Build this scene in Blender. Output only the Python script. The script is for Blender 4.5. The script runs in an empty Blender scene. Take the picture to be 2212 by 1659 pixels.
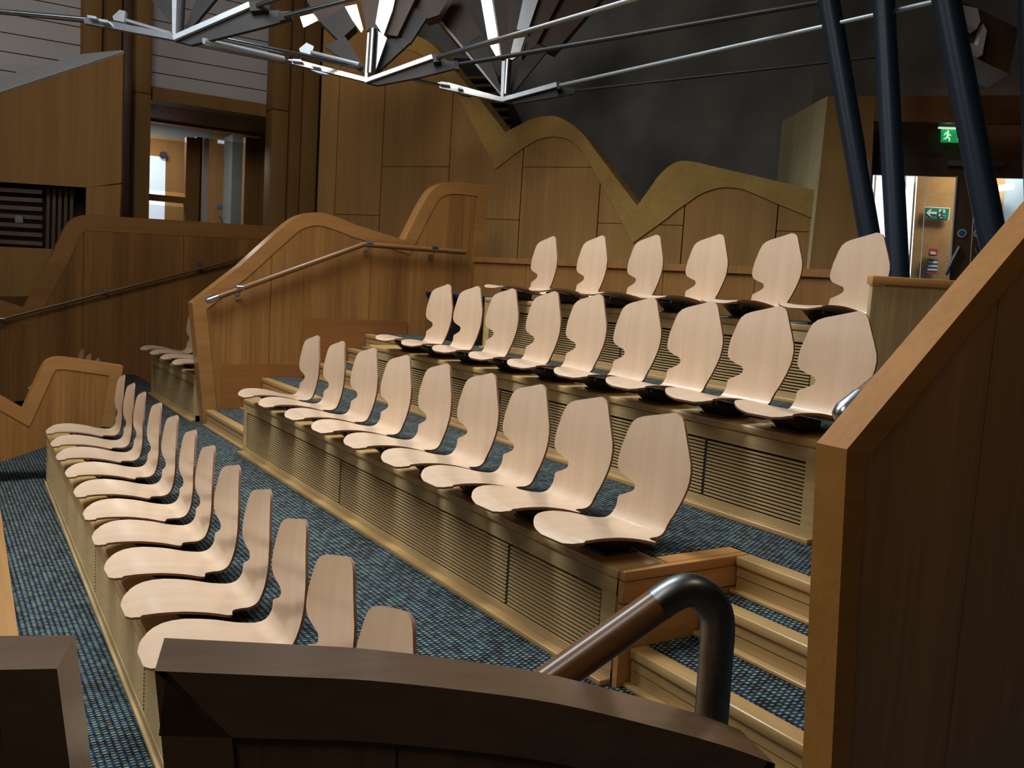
import bpy, bmesh, math, random
from mathutils import Vector, Matrix
random.seed(7)
S = bpy.context.scene
COL = S.collection

# ------------------------------------------------------------------ camera
W, H, F = 2212.0, 1659.0, 2000.0
YAW, PITCH, ROLL = 0.5719, 0.1061, -0.0605
C = Vector((0, 0, 1.9317))
_f = Vector((math.sin(YAW)*math.cos(PITCH), math.cos(YAW)*math.cos(PITCH), -math.sin(PITCH)))
_r = Vector((math.cos(YAW), -math.sin(YAW), 0)); _d = _f.cross(_r)
RT = math.cos(ROLL)*_r + math.sin(ROLL)*_d
DN = -math.sin(ROLL)*_r + math.cos(ROLL)*_d
FW = _f
cam = bpy.data.cameras.new('camera'); camo = bpy.data.objects.new('camera', cam); COL.objects.link(camo)
cam.sensor_fit = 'HORIZONTAL'; cam.sensor_width = 36; cam.lens = 36*F/W
cam.clip_start = 0.05; cam.clip_end = 200
mw = Matrix.Identity(4)
for i in range(3):
    mw[i][0] = RT[i]; mw[i][1] = -DN[i]; mw[i][2] = -FW[i]; mw[i][3] = C[i]
camo.matrix_world = mw
S.camera = camo
S.view_settings.view_transform = 'Standard'; S.view_settings.look = 'None'
S.view_settings.gamma = 1.0; S.view_settings.use_curve_mapping = False
S.view_settings.exposure = -0.22

# ------------------------------------------------------------------ world and daylight
wd = bpy.data.worlds.new('world'); S.world = wd; wd.use_nodes = True
bg = wd.node_tree.nodes['Background']; bg.inputs[0].default_value = (0.62, 0.78, 1.0, 1); bg.inputs[1].default_value = 0.05

def area(name, loc, target, sx, sy, power, color, spread=180):
    l = bpy.data.lights.new(name, 'AREA'); l.shape = 'RECTANGLE'; l.size = sx; l.size_y = sy
    l.energy = power; l.color = color; l.spread = math.radians(spread)
    o = bpy.data.objects.new(name, l); COL.objects.link(o); o.location = loc
    o.rotation_euler = (Vector(target)-Vector(loc)).to_track_quat('-Z', 'Y').to_euler()
    return o
area('rooflight', (-0.4, 6.0, 7.4), (1.3, 5.2, 0.8), 1.4, 6.0, 400, (0.80, 0.90, 1.0), 100)
area('rooflight_back', (3.7, 7.4, 6.5), (4.3, 6.4, 1.4), .8, 3.4, 85, (0.85, 0.93, 1.0), 100)
area('rooflight_far', (0.4, 5.0, 7.0), (3.6, 13.5, 2.6), 3.2, 2.4, 64, (1.0, 0.97, 0.92), 105)
area('rooflight_near', (-2.0, 1.0, 6.8), (2.4, 4.0, 1.0), 1.0, 3.4, 34, (1.0, 0.95, 0.86), 90)
area('chamber_window', (-6.0, 9.5, 4.8), (3.0, 11.0, 2.0), 4.0, 4.0, 58, (1.0, 0.97, 0.92), 140)
area('barrier_fill', (2.4, 0.1, 4.4), (2.5, 0.6, 0.8), .35, .35, 8, (1.0, .86, .66), 150)  # added lamp without a fitting, lifts the dark right-hand barrier
area('lobby_fill', (3.6, 18.6, 4.6), (3.8, 18.9, 1.0), .8, .8, 100, (1.0, .95, .86))  # added to brighten the dark lobby behind the glazed doors
area('corridor_light', (9.7, 5.6, 4.0), (9.7, 5.6, 1.0), .5, .5, 80, (1.0, .96, .9))

# ------------------------------------------------------------------ locating points from the survey of the photo
def ray(p): return RT*(p[0]-W/2) + DN*(p[1]-H/2) + FW*F
def onz(p, z): r = ray(p); return C + r*((z-C.z)/r.z)
def onx(p, x): r = ray(p); return C + r*(x/r.x)
def ony(p, y): r = ray(p); return C + r*(y/r.y)
def at(p, d): return C + ray(p)*(d/F)
def onp(p, q, n): r = ray(p); return C + r*(((q-C).dot(n))/r.dot(n))

# ------------------------------------------------------------------ materials
def nt(name):
    m = bpy.data.materials.new(name); m.use_nodes = True
    t = m.node_tree; return m, t, t.nodes['Principled BSDF']
def plain(name, col, rough=0.5, metal=0.0, spec=0.5, noise=0.0, nscale=8.0):
    m, t, b = nt(name)
    b.inputs['Base Color'].default_value = (*col, 1); b.inputs['Roughness'].default_value = rough
    b.inputs['Metallic'].default_value = metal; b.inputs['Specular IOR Level'].default_value = spec
    tc = t.nodes.new('ShaderNodeTexCoord'); nz = t.nodes.new('ShaderNodeTexNoise'); nz.inputs['Scale'].default_value = nscale
    nz.inputs['Detail'].default_value = 5
    t.links.new(tc.outputs['Object'], nz.inputs['Vector'])
    mx = t.nodes.new('ShaderNodeMix'); mx.data_type = 'RGBA'; mx.blend_type = 'MULTIPLY'; mx.inputs[0].default_value = noise
    mx.inputs[6].default_value = (*col, 1)
    rp = t.nodes.new('ShaderNodeValToRGB'); rp.color_ramp.elements[0].color = (.35, .35, .35, 1); rp.color_ramp.elements[1].color = (1.5, 1.5, 1.5, 1)
    rp.color_ramp.elements[0].position = .3; rp.color_ramp.elements[1].position = .7
    t.links.new(nz.outputs['Fac'], rp.inputs[0]); t.links.new(rp.outputs[0], mx.inputs[7]); t.links.new(mx.outputs[2], b.inputs['Base Color'])
    return m
def wood(name, col, axis='z', rough=0.38, contrast=0.35, scale=1.0, rand=0.0, coat=0.0, spec=0.5):
    """oak or beech veneer: long fine grain along one axis"""
    m, t, b = nt(name); N = t.nodes.new; L = t.links.new
    tc = N('ShaderNodeTexCoord'); mp = N('ShaderNodeMapping')
    sc = {'x': (1.2, 42, 42), 'y': (42, 1.2, 42), 'z': (42, 42, 1.2), 'xz': (1.6, 55, 1.6)}[axis]
    mp.inputs['Scale'].default_value = [v*scale for v in sc]
    oi = N('ShaderNodeObjectInfo')
    if rand:
        cb = N('ShaderNodeCombineXYZ'); ml = N('ShaderNodeMath'); ml.operation = 'MULTIPLY'; ml.inputs[1].default_value = 37.0
        L(oi.outputs['Random'], ml.inputs[0]); L(ml.outputs[0], cb.inputs[0]); L(ml.outputs[0], cb.inputs[1]); L(ml.outputs[0], cb.inputs[2])
        ad = N('ShaderNodeVectorMath'); L(tc.outputs['Object'], ad.inputs[0]); L(cb.outputs[0], ad.inputs[1]); L(ad.outputs[0], mp.inputs['Vector'])
    else:
        L(tc.outputs['Object'], mp.inputs['Vector'])
    n1 = N('ShaderNodeTexNoise'); n1.inputs['Scale'].default_value = 1.0; n1.inputs['Detail'].default_value = 6; n1.inputs['Roughness'].default_value = .62; n1.inputs['Distortion'].default_value = .4
    L(mp.outputs[0], n1.inputs['Vector'])
    mp2 = N('ShaderNodeMapping'); mp2.inputs['Scale'].default_value = [v*scale*.13 for v in sc]; L(tc.outputs['Object'], mp2.inputs['Vector'])
    n2 = N('ShaderNodeTexNoise'); n2.inputs['Scale'].default_value = 1.0; n2.inputs['Detail'].default_value = 3; L(mp2.outputs[0], n2.inputs['Vector'])
    rp = N('ShaderNodeValToRGB'); e = rp.color_ramp.elements
    e[0].position = .32; e[1].position = .68
    k = 1-contrast
    e[0].color = (col[0]*k, col[1]*k*.95, col[2]*k*.88, 1); e[1].color = (col[0]*(1+contrast*.45), col[1]*(1+contrast*.45), col[2]*(1+contrast*.5), 1)
    ad2 = N('ShaderNodeMath'); ad2.operation = 'MULTIPLY_ADD'; ad2.inputs[1].default_value = .55; L(n2.outputs['Fac'], ad2.inputs[0])
    ml2 = N('ShaderNodeMath'); ml2.operation = 'MULTIPLY'; ml2.inputs[1].default_value = .45; L(n1.outputs['Fac'], ml2.inputs[0]); L(ml2.outputs[0], ad2.inputs[2])
    L(ad2.outputs[0], rp.inputs[0])
    out = rp.outputs[0]
    if rand:
        hs = N('ShaderNodeHueSaturation'); mr = N('ShaderNodeMapRange'); mr.inputs['To Min'].default_value = 1-rand; mr.inputs['To Max'].default_value = 1+rand
        L(oi.outputs['Random'], mr.inputs['Value']); L(mr.outputs[0], hs.inputs['Value']); L(out, hs.inputs['Color']); out = hs.outputs[0]
    L(out, b.inputs['Base Color'])
    b.inputs['Roughness'].default_value = rough; b.inputs['Specular IOR Level'].default_value = spec
    b.inputs['Coat Weight'].default_value = coat; b.inputs['Coat Roughness'].default_value = .22
    bp = N('ShaderNodeBump'); bp.inputs['Strength'].default_value = .06; bp.inputs['Distance'].default_value = .002
    L(n1.outputs['Fac'], bp.inputs['Height']); L(bp.outputs[0], b.inputs['Normal'])
    return m
def emit(name, col, strength):
    m, t, b = nt(name); b.inputs['Base Color'].default_value = (*col, 1)
    b.inputs['Emission Color'].default_value = (*col, 1); b.inputs['Emission Strength'].default_value = strength
    return m
def carpet():
    m, t, b = nt('carpet'); N = t.nodes.new; L = t.links.new
    tc = N('ShaderNodeTexCoord'); sp = N('ShaderNodeSeparateXYZ'); L(tc.outputs['Object'], sp.inputs[0])
    def mth(op, a, bb=None, c=None):
        n = N('ShaderNodeMath'); n.operation = op
        for i, v in enumerate((a, bb, c)):
            if v is None: continue
            if isinstance(v, (int, float)): n.inputs[i].default_value = v
            else: L(v, n.inputs[i])
        return n.outputs[0]
    # woven dashes: columns run along the rows (y), dashes lie across (x); alternate columns are staggered
    v = mth('MULTIPLY', sp.outputs['X'], 1/0.027); vi = mth('FLOOR', v); vf = mth('FRACT', v)
    u0 = mth('MULTIPLY', sp.outputs['Y'], 1/0.022); st = mth('MULTIPLY', vi, .37)
    u = mth('ADD', u0, st); ui = mth('FLOOR', u); uf = mth('FRACT', u)
    cb = N('ShaderNodeCombineXYZ'); L(ui, cb.inputs[0]); L(vi, cb.inputs[1])
    wn = N('ShaderNodeTexWhiteNoise'); wn.noise_dimensions = '2D'; L(cb.outputs[0], wn.inputs['Vector'])
    dash = mth('MULTIPLY', mth('LESS_THAN', uf, .44), mth('MULTIPLY', mth('GREATER_THAN', vf, .12), mth('LESS_THAN', vf, .70)))
    base = N('ShaderNodeValToRGB'); base.color_ramp.interpolation = 'CONSTANT'; e = base.color_ramp.elements; e[0].position = 0; e[0].color = (.005, .008, .016, 1); e[1].position = .45; e[1].color = (.008, .024, .052, 1)
    k3 = e.new(.75); k3.color = (.008, .036, .048, 1)
    L(wn.outputs['Value'], base.inputs[0])
    yel = N('ShaderNodeValToRGB'); e = yel.color_ramp.elements; e[0].position = 0; e[0].color = (.09, .085, .045, 1); e[1].position = 1; e[1].color = (.26, .22, .11, 1)
    L(wn.outputs['Value'], yel.inputs[0])
    mx = N('ShaderNodeMix'); mx.data_type = 'RGBA'; L(dash, mx.inputs[0]); L(base.outputs[0], mx.inputs[6]); L(yel.outputs[0], mx.inputs[7])
    L(mx.outputs[2], b.inputs['Base Color']); b.inputs['Roughness'].default_value = .95; b.inputs['Specular IOR Level'].default_value = .12
    bp = N('ShaderNodeBump'); bp.inputs['Strength'].default_value = .35; bp.inputs['Distance'].default_value = .004
    L(uf, bp.inputs['Height']); L(bp.outputs[0], b.inputs['Normal'])
    return m
def concrete():
    m = plain('concrete', (.20, .195, .18), .85, 0, .3, .55, 1.4); return m
def glass(name, col, alpha):
    m, t, b = nt(name); b.inputs['Base Color'].default_value = (*col, 1); b.inputs['Roughness'].default_value = .04
    b.inputs['Alpha'].default_value = alpha; b.inputs['Specular IOR Level'].default_value = .6
    return m
M = {}
M['beech'] = wood('pale_beech', (.59, .415, .275), 'xz', .28, .10, 1.7, .05, .45)
M['ply'] = plain('plywood_edge', (.26, .12, .062), .55)
M['black'] = plain('black_steel', (.008, .008, .009), .45)
M['oak_bar'] = wood('barrier_oak', (.31, .138, .036), 'z', .45, .48, 1.0, spec=.35)
M['oak_cap'] = wood('barrier_cap_oak', (.34, .155, .042), 'x', .34, .28, .8, 0, .45)
M['oak_cap_r'] = wood('raking_cap_oak', (.36, .155, .030), 'x', .6, .22, .8, spec=.2)
M['oak_bar_r'] = wood('raking_panel_oak', (.36, .175, .055), 'z', .5, .3, .8)
M['oak_kerb'] = wood('kerb_oak', (.34, .17, .055), 'y', .45, .25, .8)
M['oak_skirt'] = wood('skirting_oak', (.26, .098, .024), 'x', .42, .30, .8)
M['oak_plinth'] = wood('plinth_oak', (.45, .305, .135), 'y', .5, .34, .8, spec=.3)
M['oak_step'] = wood('step_oak', (.45, .27, .10), 'y', .30, .30, .8, 0, .25)
M['oak_nose'] = wood('nosing_oak', (.47, .295, .11), 'y', .34, .30, .8, 0, .1)
M['oak_step_x'] = wood('step_side_oak', (.47, .22, .065), 'x', .34, .30, .8, 0, .2)
M['oak_endbox'] = wood('end_box_oak', (.50, .36, .17), 'z', .42, .45, .6)
M['oak_lit'] = wood('lit_lobby_oak', (.62, .54, .30), 'z', .5, .2, .7)  # paler than the other oak: light on the side panel painted in
M['oak_dado'] = wood('dado_oak', (.235, .105, .028), 'z', .45, .3, .8, spec=.3)
M['steel_bend'] = plain('dark_brushed_steel', (.20, .20, .195), .36, 1.0, .5, .2, 40)
M['oak_wall'] = wood('wall_oak', (.37, .19, .056), 'z', .6, .26, .7, spec=.2)
M['oak_wave'] = wood('wave_oak', (.40, .235, .055), 'x', .55, .26, .6, spec=.25)
M['oak_left'] = wood('column_oak', (.34, .175, .052), 'z', .6, .22, .8, spec=.2)
M['oak_dark'] = wood('dark_oak', (.12, .062, .026), 'z', .45, .35, .8)
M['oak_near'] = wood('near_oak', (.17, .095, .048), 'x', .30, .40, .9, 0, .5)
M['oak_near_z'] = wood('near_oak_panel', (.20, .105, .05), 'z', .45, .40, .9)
M['rail'] = wood('handrail_oak', (.20, .088, .027), 'x', .3, .3, .8, 0, .3)
M['board'] = wood('white_board', (.70, .66, .66), 'x', .5, .10, .5)
M['carpet'] = carpet()
M['concrete'] = concrete()
M['dark'] = plain('dark_backing', (.012, .010, .008), .8)
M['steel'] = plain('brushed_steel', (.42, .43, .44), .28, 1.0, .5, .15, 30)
M['steel_lit'] = plain('skylit_steel', (.58, .64, .70), .35, .45, .5, .1, 20)  # pale base paints in skylight caught by truss edges and rods
M['steel_shade'] = plain('shaded_steel', (.035, .033, .032), .5, .3, .5, .2, 10)  # same truss steel, dark base paints in shade on undersides and shoes
M['column'] = plain('blue_black_paint', (.012, .021, .033), .38, 0, .6)
M['timber'] = wood('roof_timber', (.085, .045, .024), 'z', .5, .3, .6)
M['glass'] = glass('door_glass', (.10, .14, .16), .28)
M['white'] = plain('white_paint', (.75, .75, .74), .5)
M['green'] = plain('sign_green', (.01, .20, .10), .5)
M['red'] = plain('red_plastic', (.50, .03, .03), .4)
M['blue'] = plain('blue_print', (.05, .14, .36), .5)
M['bluewall'] = plain('pale_blue_concrete', (.30, .40, .46), .7, 0, .3, .3, 3)
M['greywall'] = plain('grey_plaster', (.22, .24, .25), .7, 0, .3, .15, 3)
M['lit_green'] = emit('lit_green', (.02, .42, .12), .55)
M['lit_white'] = emit('lit_white', (.75, 1, .82), .9)
M['daylight'] = emit('window_and_plate_glow', (.93, .97, 1.0), 3.2)
M['daylight_soft'] = emit('soft_daylight_pane', (.72, .86, 1.0), .75)
M['lamp'] = emit('lamp_white', (1, .98, .92), 3.0)
M['warmslit'] = emit('warm_lit_corridor', (1.0, .78, .38), .6)

# ------------------------------------------------------------------ object helpers
def link(o, parent=None):
    COL.objects.link(o)
    if parent is not None: o.parent = parent
    return o
def tag(o, label=None, cat=None, group=None, kind=None):
    if label: o['label'] = label
    if cat: o['category'] = cat
    if group: o['group'] = group
    if kind: o['kind'] = kind
    return o
def empty(name, loc=(0, 0, 0), rz=0.0):
    o = bpy.data.objects.new(name, None); o.location = loc; o.rotation_euler = (0, 0, rz); o.empty_display_size = .1
    return link(o)
def finish(bm, name, mat, parent=None, smooth=False, sharp=35):
    bmesh.ops.recalc_face_normals(bm, faces=bm.faces)
    if smooth:
        for f in bm.faces: f.smooth = True
        for e in bm.edges:
            if len(e.link_faces) == 2 and e.calc_face_angle(0) > math.radians(sharp): e.smooth = False
    me = bpy.data.meshes.new(name); bm.to_mesh(me); bm.free()
    for m in (mat if isinstance(mat, (list, tuple)) else [mat]): me.materials.append(m)
    return link(bpy.data.objects.new(name, me), parent)
def addbox(bm, x0, x1, y0, y1, z0, z1):
    v = [bm.verts.new(p) for p in ((x0,y0,z0),(x1,y0,z0),(x1,y1,z0),(x0,y1,z0),(x0,y0,z1),(x1,y0,z1),(x1,y1,z1),(x0,y1,z1))]
    for f in ((0,3,2,1),(4,5,6,7),(0,1,5,4),(1,2,6,5),(2,3,7,6),(3,0,4,7)): bm.faces.new([v[i] for i in f])
def box(name, x0, x1, y0, y1, z0, z1, mat, parent=None, bevel=0.0):
    bm = bmesh.new(); addbox(bm, x0, x1, y0, y1, z0, z1)
    if bevel: bmesh.ops.bevel(bm, geom=bm.edges[:], offset=bevel, segments=2, profile=.5, affect='EDGES')
    return finish(bm, name, mat, parent, smooth=bool(bevel), sharp=50)
def prism(name, pts, ext, mat, parent=None, clips=(), bevel=0.0):
    """a flat polygon (3D points) cut by planes and given a real thickness"""
    bm = bmesh.new(); f = bm.faces.new([bm.verts.new(p) for p in pts])
    for co, no in clips:
        g = bm.verts[:]+bm.edges[:]+bm.faces[:]
        bmesh.ops.bisect_plane(bm, geom=g, plane_co=co, plane_no=no, clear_outer=True)
    if not bm.faces: bm.free(); return None
    r = bmesh.ops.extrude_face_region(bm, geom=bm.faces[:])
    bmesh.ops.translate(bm, vec=Vector(ext), verts=[v for v in r['geom'] if isinstance(v, bmesh.types.BMVert)])
    if bevel:
        bmesh.ops.recalc_face_normals(bm, faces=bm.faces)
        ed = [e for e in bm.edges if len(e.link_faces) == 2 and e.calc_face_angle(0) > .6]
        bmesh.ops.bevel(bm, geom=ed, offset=bevel, segments=2, profile=.5, affect='EDGES')
    return finish(bm, name, mat, parent, smooth=True, sharp=28)
def strip(name, outer, inner, ext, mat, parent=None):
    """band between two polylines of equal length, with thickness"""
    ext = Vector(ext); bm = bmesh.new(); n = len(outer)
    A = [bm.verts.new(p) for p in outer]; B = [bm.verts.new(p) for p in inner]
    A2 = [bm.verts.new(Vector(p)+ext) for p in outer]; B2 = [bm.verts.new(Vector(p)+ext) for p in inner]
    for i in range(n-1):
        bm.faces.new((A[i], A[i+1], B[i+1], B[i])); bm.faces.new((A2[i], B2[i], B2[i+1], A2[i+1]))
        bm.faces.new((A[i], A2[i], A2[i+1], A[i+1])); bm.faces.new((B[i], B[i+1], B2[i+1], B2[i]))
    bm.faces.new((A[0], B[0], B2[0], A2[0])); bm.faces.new((A[-1], A2[-1], B2[-1], B[-1]))
    return finish(bm, name, mat, parent, smooth=True, sharp=28)
def tube(name, pts, r, mat, parent=None, seg=12, cap=True):
    pts = [Vector(p) for p in pts]; bm = bmesh.new(); rings = []
    up = Vector((0, 0, 1)); n = len(pts)
    t0 = (pts[1]-pts[0]).normalized()
    if abs(t0.dot(up)) > .95: up = Vector((0, 1, 0))
    a = t0.cross(up).normalized()
    for i, p in enumerate(pts):
        t = (pts[min(i+1, n-1)]-pts[max(i-1, 0)]).normalized()
        a = (a - t*a.dot(t)).normalized(); b = t.cross(a)
        rr = r[i] if isinstance(r, (list, tuple)) else r
        rings.append([bm.verts.new(p + (a*math.cos(2*math.pi*k/seg)+b*math.sin(2*math.pi*k/seg))*rr) for k in range(seg)])
    for i in range(n-1):
        for k in range(seg): bm.faces.new((rings[i][k], rings[i][(k+1) % seg], rings[i+1][(k+1) % seg], rings[i+1][k]))
    if cap: bm.faces.new(rings[0][::-1]); bm.faces.new(rings[-1])
    return finish(bm, name, mat, parent, smooth=True, sharp=50)
def bar(name, p, q, w, h, mat, parent=None, up=(0, 0, 1)):
    """rectangular bar from p to q"""
    p = Vector(p); q = Vector(q); t = (q-p).normalized(); s = t.cross(Vector(up)).normalized(); u = s.cross(t)
    bm = bmesh.new(); vs = []
    for e in (p, q):
        for (i, j) in ((-1,-1),(1,-1),(1,1),(-1,1)): vs.append(bm.verts.new(e + s*(w/2*i) + u*(h/2*j)))
    for f in ((0,1,2,3),(7,6,5,4),(0,4,5,1),(1,5,6,2),(2,6,7,3),(3,7,4,0)): bm.faces.new([vs[k] for k in f])
    return finish(bm, name, mat, parent)
def dup(root, loc, rz, label=None, group=None, keep_scale=True):
    r = root.copy(); COL.objects.link(r); r.location = loc; r.rotation_euler = (0, 0, rz)
    if label: r['label'] = label
    if group: r['group'] = group
    for ch in list(root.children):
        c = ch.copy(); COL.objects.link(c); c.parent = r
        for g in list(ch.children):
            d = g.copy(); COL.objects.link(d); d.parent = c
    return r
def catmull(P, k=6):
    out = []; n = len(P)
    for i in range(n-1):
        p0, p1, p2, p3 = P[max(i-1, 0)], P[i], P[i+1], P[min(i+2, n-1)]
        for j in range(k):
            t = j/k
            out.append(tuple(.5*((2*b)+(-a+c)*t+(2*a-5*b+4*c-d)*t*t+(-a+3*b-3*c+d)*t**3) for a, b, c, d in zip(p0, p1, p2, p3)))
    out.append(tuple(P[-1])); return out
def offset2(P, d):
    """mitred offset of a 2D polyline to its right-hand side"""
    out = []; n = len(P)
    for i in range(n):
        ns = []
        for a, b in ((i-1, i), (i, i+1)):
            if a < 0 or b > n-1: continue
            dx, dz = P[b][0]-P[a][0], P[b][1]-P[a][1]; l = math.hypot(dx, dz) or 1
            ns.append((dz/l, -dx/l))
        if len(ns) == 2:
            mx, mz = ns[0][0]+ns[1][0], ns[0][1]+ns[1][1]; k = mx*mx+mz*mz
            s = 2*d/max(k, .5); out.append((P[i][0]+mx*s, P[i][1]+mz*s))
        else: out.append((P[i][0]+ns[0][0]*d, P[i][1]+ns[0][1]*d))
    return out

T = [0.0, .45, .90, 1.35, 1.81]              # terrace levels
X2, X3, X4 = 2.20, 3.253, 4.29                # terrace front edges
def x1(y): return .77+.027*(y-3.6)
R1ROT = -math.atan(.027)
UPZ = 1.81

# ------------------------------------------------------------------ floors
def flat(name, pts, z, mat, label, th=.03):
    o = prism(name, [(x, y, z) for x, y in pts], (0, 0, -th), mat); return tag(o, label, None, None, 'structure')
flat('floor', [(-8, -4), (x1(-4)+.2, -4), (x1(16)+.2, 16), (-8, 16)], 0, M['carpet'], 'navy and straw woven carpet in front of the lowest row')
flat('floor', [(x1(-4)+.26, -4), (X2+.2, -4), (X2+.2, 16), (x1(16)+.26, 16)], T[1], M['carpet'], 'navy and straw woven carpet of the terrace behind the front row')
flat('floor', [(X2+.24, 2.68), (X2+.65, 2.68), (X2+.65, 1.72), (X3+.1, 1.72), (X3+.1, 8.78), (X2+.65, 8.8), (X2+.65, 7.28), (X2+.24, 7.28)], T[2], M['carpet'], 'carpet strip of the terrace behind the second row')
flat('floor', [(X3+.24, 2.66), (X3+.65, 2.66), (X3+.65, 1.72), (5.8, 1.72), (5.8, 2.50), (4.53, 3.40), (X4+.1, 3.40), (X4+.1, 8.78), (X3+.65, 8.8), (X3+.65, 7.24), (X3+.24, 7.24)], T[3], M['carpet'], 'carpet strip of the terrace behind the third row')
flat('floor', [(X4+.22, 3.45), (4.62, 3.36), (5.65, 2.70), (14, 2.70), (14, 16), (X4+.22, 16)], T[4], M['carpet'], 'carpet of the topmost terrace and rear gangway')
flat('floor', [(X2+.24, 8.9), (X3+1.2, 8.9), (X3+1.2, 10.9), (X2+.24, 10.9)], T[2], M['carpet'], 'carpet of the terrace in the far seating block')

# ------------------------------------------------------------------ seating plinths with slatted vent grilles
def plinth(name, label, ox, oy, rz, L, z0, z1, panels, lpost=True, rpost=True, top=.24, foot=.055):
    """local y runs along the row from 0 to L; local x=0 is the front face"""
    e = empty(name, (ox, oy, z0), rz); tag(e, label, 'plinth', 'slatted seating plinths')
    h = z1-z0; mt = M['oak_plinth']
    box('carcass', .03, .20, .02, L-.02, 0, h-.045, M['dark'], e)
    box('nosing_board', -.012, top, 0, L, h-.04, h, M['oak_nose'], e, .009)
    box('top_rail', -.004, .03, .0, L, h-.105, h-.042, mt, e)
    box('bottom_rail', -.004, .03, .0, L, .0, .058, mt, e)
    box('base_strip', -foot, -.004, .0, L, 0, .024, M['oak_step'] if foot > .03 else mt, e, .003)
    lo, hi = .064, h-.112; n = 16; pit = (hi-lo)/n
    pv = []
    for (a, b) in panels:
        g = box('vent_frame', .004, .03, b, b+.012, .058, h-.105, M['dark'], e)
        bm = bmesh.new(); t = .0084
        v = [bm.verts.new(p) for p in ((0, 0, 0), (.012, 0, .002), (.012, 0, .002+t), (0, 0, t), (0, b-a, 0), (.012, b-a, .002), (.012, b-a, .002+t), (0, b-a, t))]
        for f in ((0,1,2,3),(7,6,5,4),(0,4,5,1),(1,5,6,2),(2,6,7,3),(3,7,4,0)): bm.faces.new([v[i] for i in f])
        s0 = finish(bm, 'slat', mt, g)
        for k in range(n):
            s = s0 if k == 0 else s0.copy()
            if k: COL.objects.link(s); s.parent = g
            s.location = (0, a, lo+k*pit+.002)
    if lpost: box('end_post', -.006, .03, L-.075, L, .0, h-.04, mt, e)
    if rpost: box('end_post', -.006, .03, 0, .085, .0, h-.04, mt, e)
    return e
plinth('seating_plinth', 'slatted oak plinth under the second row of seats', X2, 2.60, 0, 4.76, T[1], T[2], [(.10, .75), (.77, 2.72), (2.74, 4.67)])
plinth('seating_plinth', 'slatted oak plinth under the third row of seats', X3, 2.56, 0, 4.76, T[2], T[3], [(.09, .69), (.71, 2.62), (2.64, 4.67)])
plinth('seating_plinth', 'slatted oak plinth under the topmost row of seats', X4, 3.43, 0, 3.74, T[3], T[4], [(.10, 1.80), (1.82, 3.65)])
plinth('seating_plinth', 'low slatted plinth under the front row, running along the front aisle', x1(1.9), 1.9, R1ROT, 6.78, T[0], T[1], [(.08, 2.0), (2.02, 3.58), (3.60, 5.1), (5.12, 6.7)], foot=.02)
plinth('seating_plinth', 'slatted plinth in the far seating block, beyond the tall barrier', X2+.02, 9.0, 0, 2.03, T[1], T[2], [(.09, 1.94)])

# side cheeks where the plinths end at the stepped aisles
def cheek(label, x0, y, x1_, z0, z1, face=-1):
    e = empty('plinth_cheek', (x0, y, z0)); tag(e, label, 'side panel', 'oak plinth cheeks')
    a, b = sorted((0, face*.03)); h = z1-z0
    box('upper_board', 0, x1_-x0, a, b, h-.125, h-.042, M['oak_step_x'], e)
    box('lower_board', 0, x1_-x0, a, b, 0, h-.130, M['oak_step_x'], e)
    box('edge_trim', .0, x1_-x0, a-.004 if face < 0 else 0, 0 if face < 0 else b+.004, h-.04, h, M['oak_step_x'], e, .004)
    box('edge_border', .242, x1_-x0, 0 if face < 0 else -.075, .075 if face < 0 else 0, h-.04, h, M['oak_step_x'], e)
    return e
cheek('orange oak cheek closing the near end of the second row beside the steps', X2, 2.598, X2+.66, T[1], T[2], -1)
cheek('oak cheek closing the far end of the second row', X2, 7.362, X2+.66, T[1], T[2], 1)
cheek('oak cheek closing the far end of the third row', X3, 7.322, X3+.66, T[2], T[3], 1)
cheek('oak cheek closing the far end of the topmost row', X4, 7.172, X4+.66, T[3], T[4], 1)

# ------------------------------------------------------------------ aisle steps
def steps(xb, y0, y1, zb, lab):
    for i, (xa, xe) in enumerate(((.06, .52), (.40, .70), (.585, .84))):
        z1 = zb+.15*(i+1); z0 = zb+.15*i
        if i == 2: xe = .80
        e = empty('aisle_step', (xb+xa, y0, z0)); tag(e, lab[i], 'step', 'carpeted oak aisle steps')
        L = y1-y0
        box('nosing', -.012, .07, 0, L, .11, .15, M['oak_step'], e, .006)
        box('riser_upper', 0, .05, 0, L, .066, .109, M['oak_step'], e)
        box('riser_lower', .003, .05, 0, L, .0, .062, M['oak_step'], e)
        box('base_strip', -.035, .003, 0, L, 0, .018, M['oak_step'], e, .004)
        if i < 2: box('carpet_tread', .07, xe-xa, .0, L, .12, .149, M['carpet'], e)
steps(X2, 1.725, 2.56, T[1], ['lowest oak-nosed step of the near aisle', 'middle oak-nosed step of the near aisle', 'top oak-nosed step of the near aisle'])
steps(X2, 7.40, 8.77, T[1], ['lowest oak-nosed step of the far aisle', 'second oak-nosed step of the far aisle', 'third oak-nosed step of the far aisle, level with the second row'])
steps(X3, 7.36, 8.77, T[2], ['fourth oak-nosed step of the far aisle', 'fifth oak-nosed step of the far aisle', 'sixth oak-nosed step of the far aisle, level with the third row'])

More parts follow.
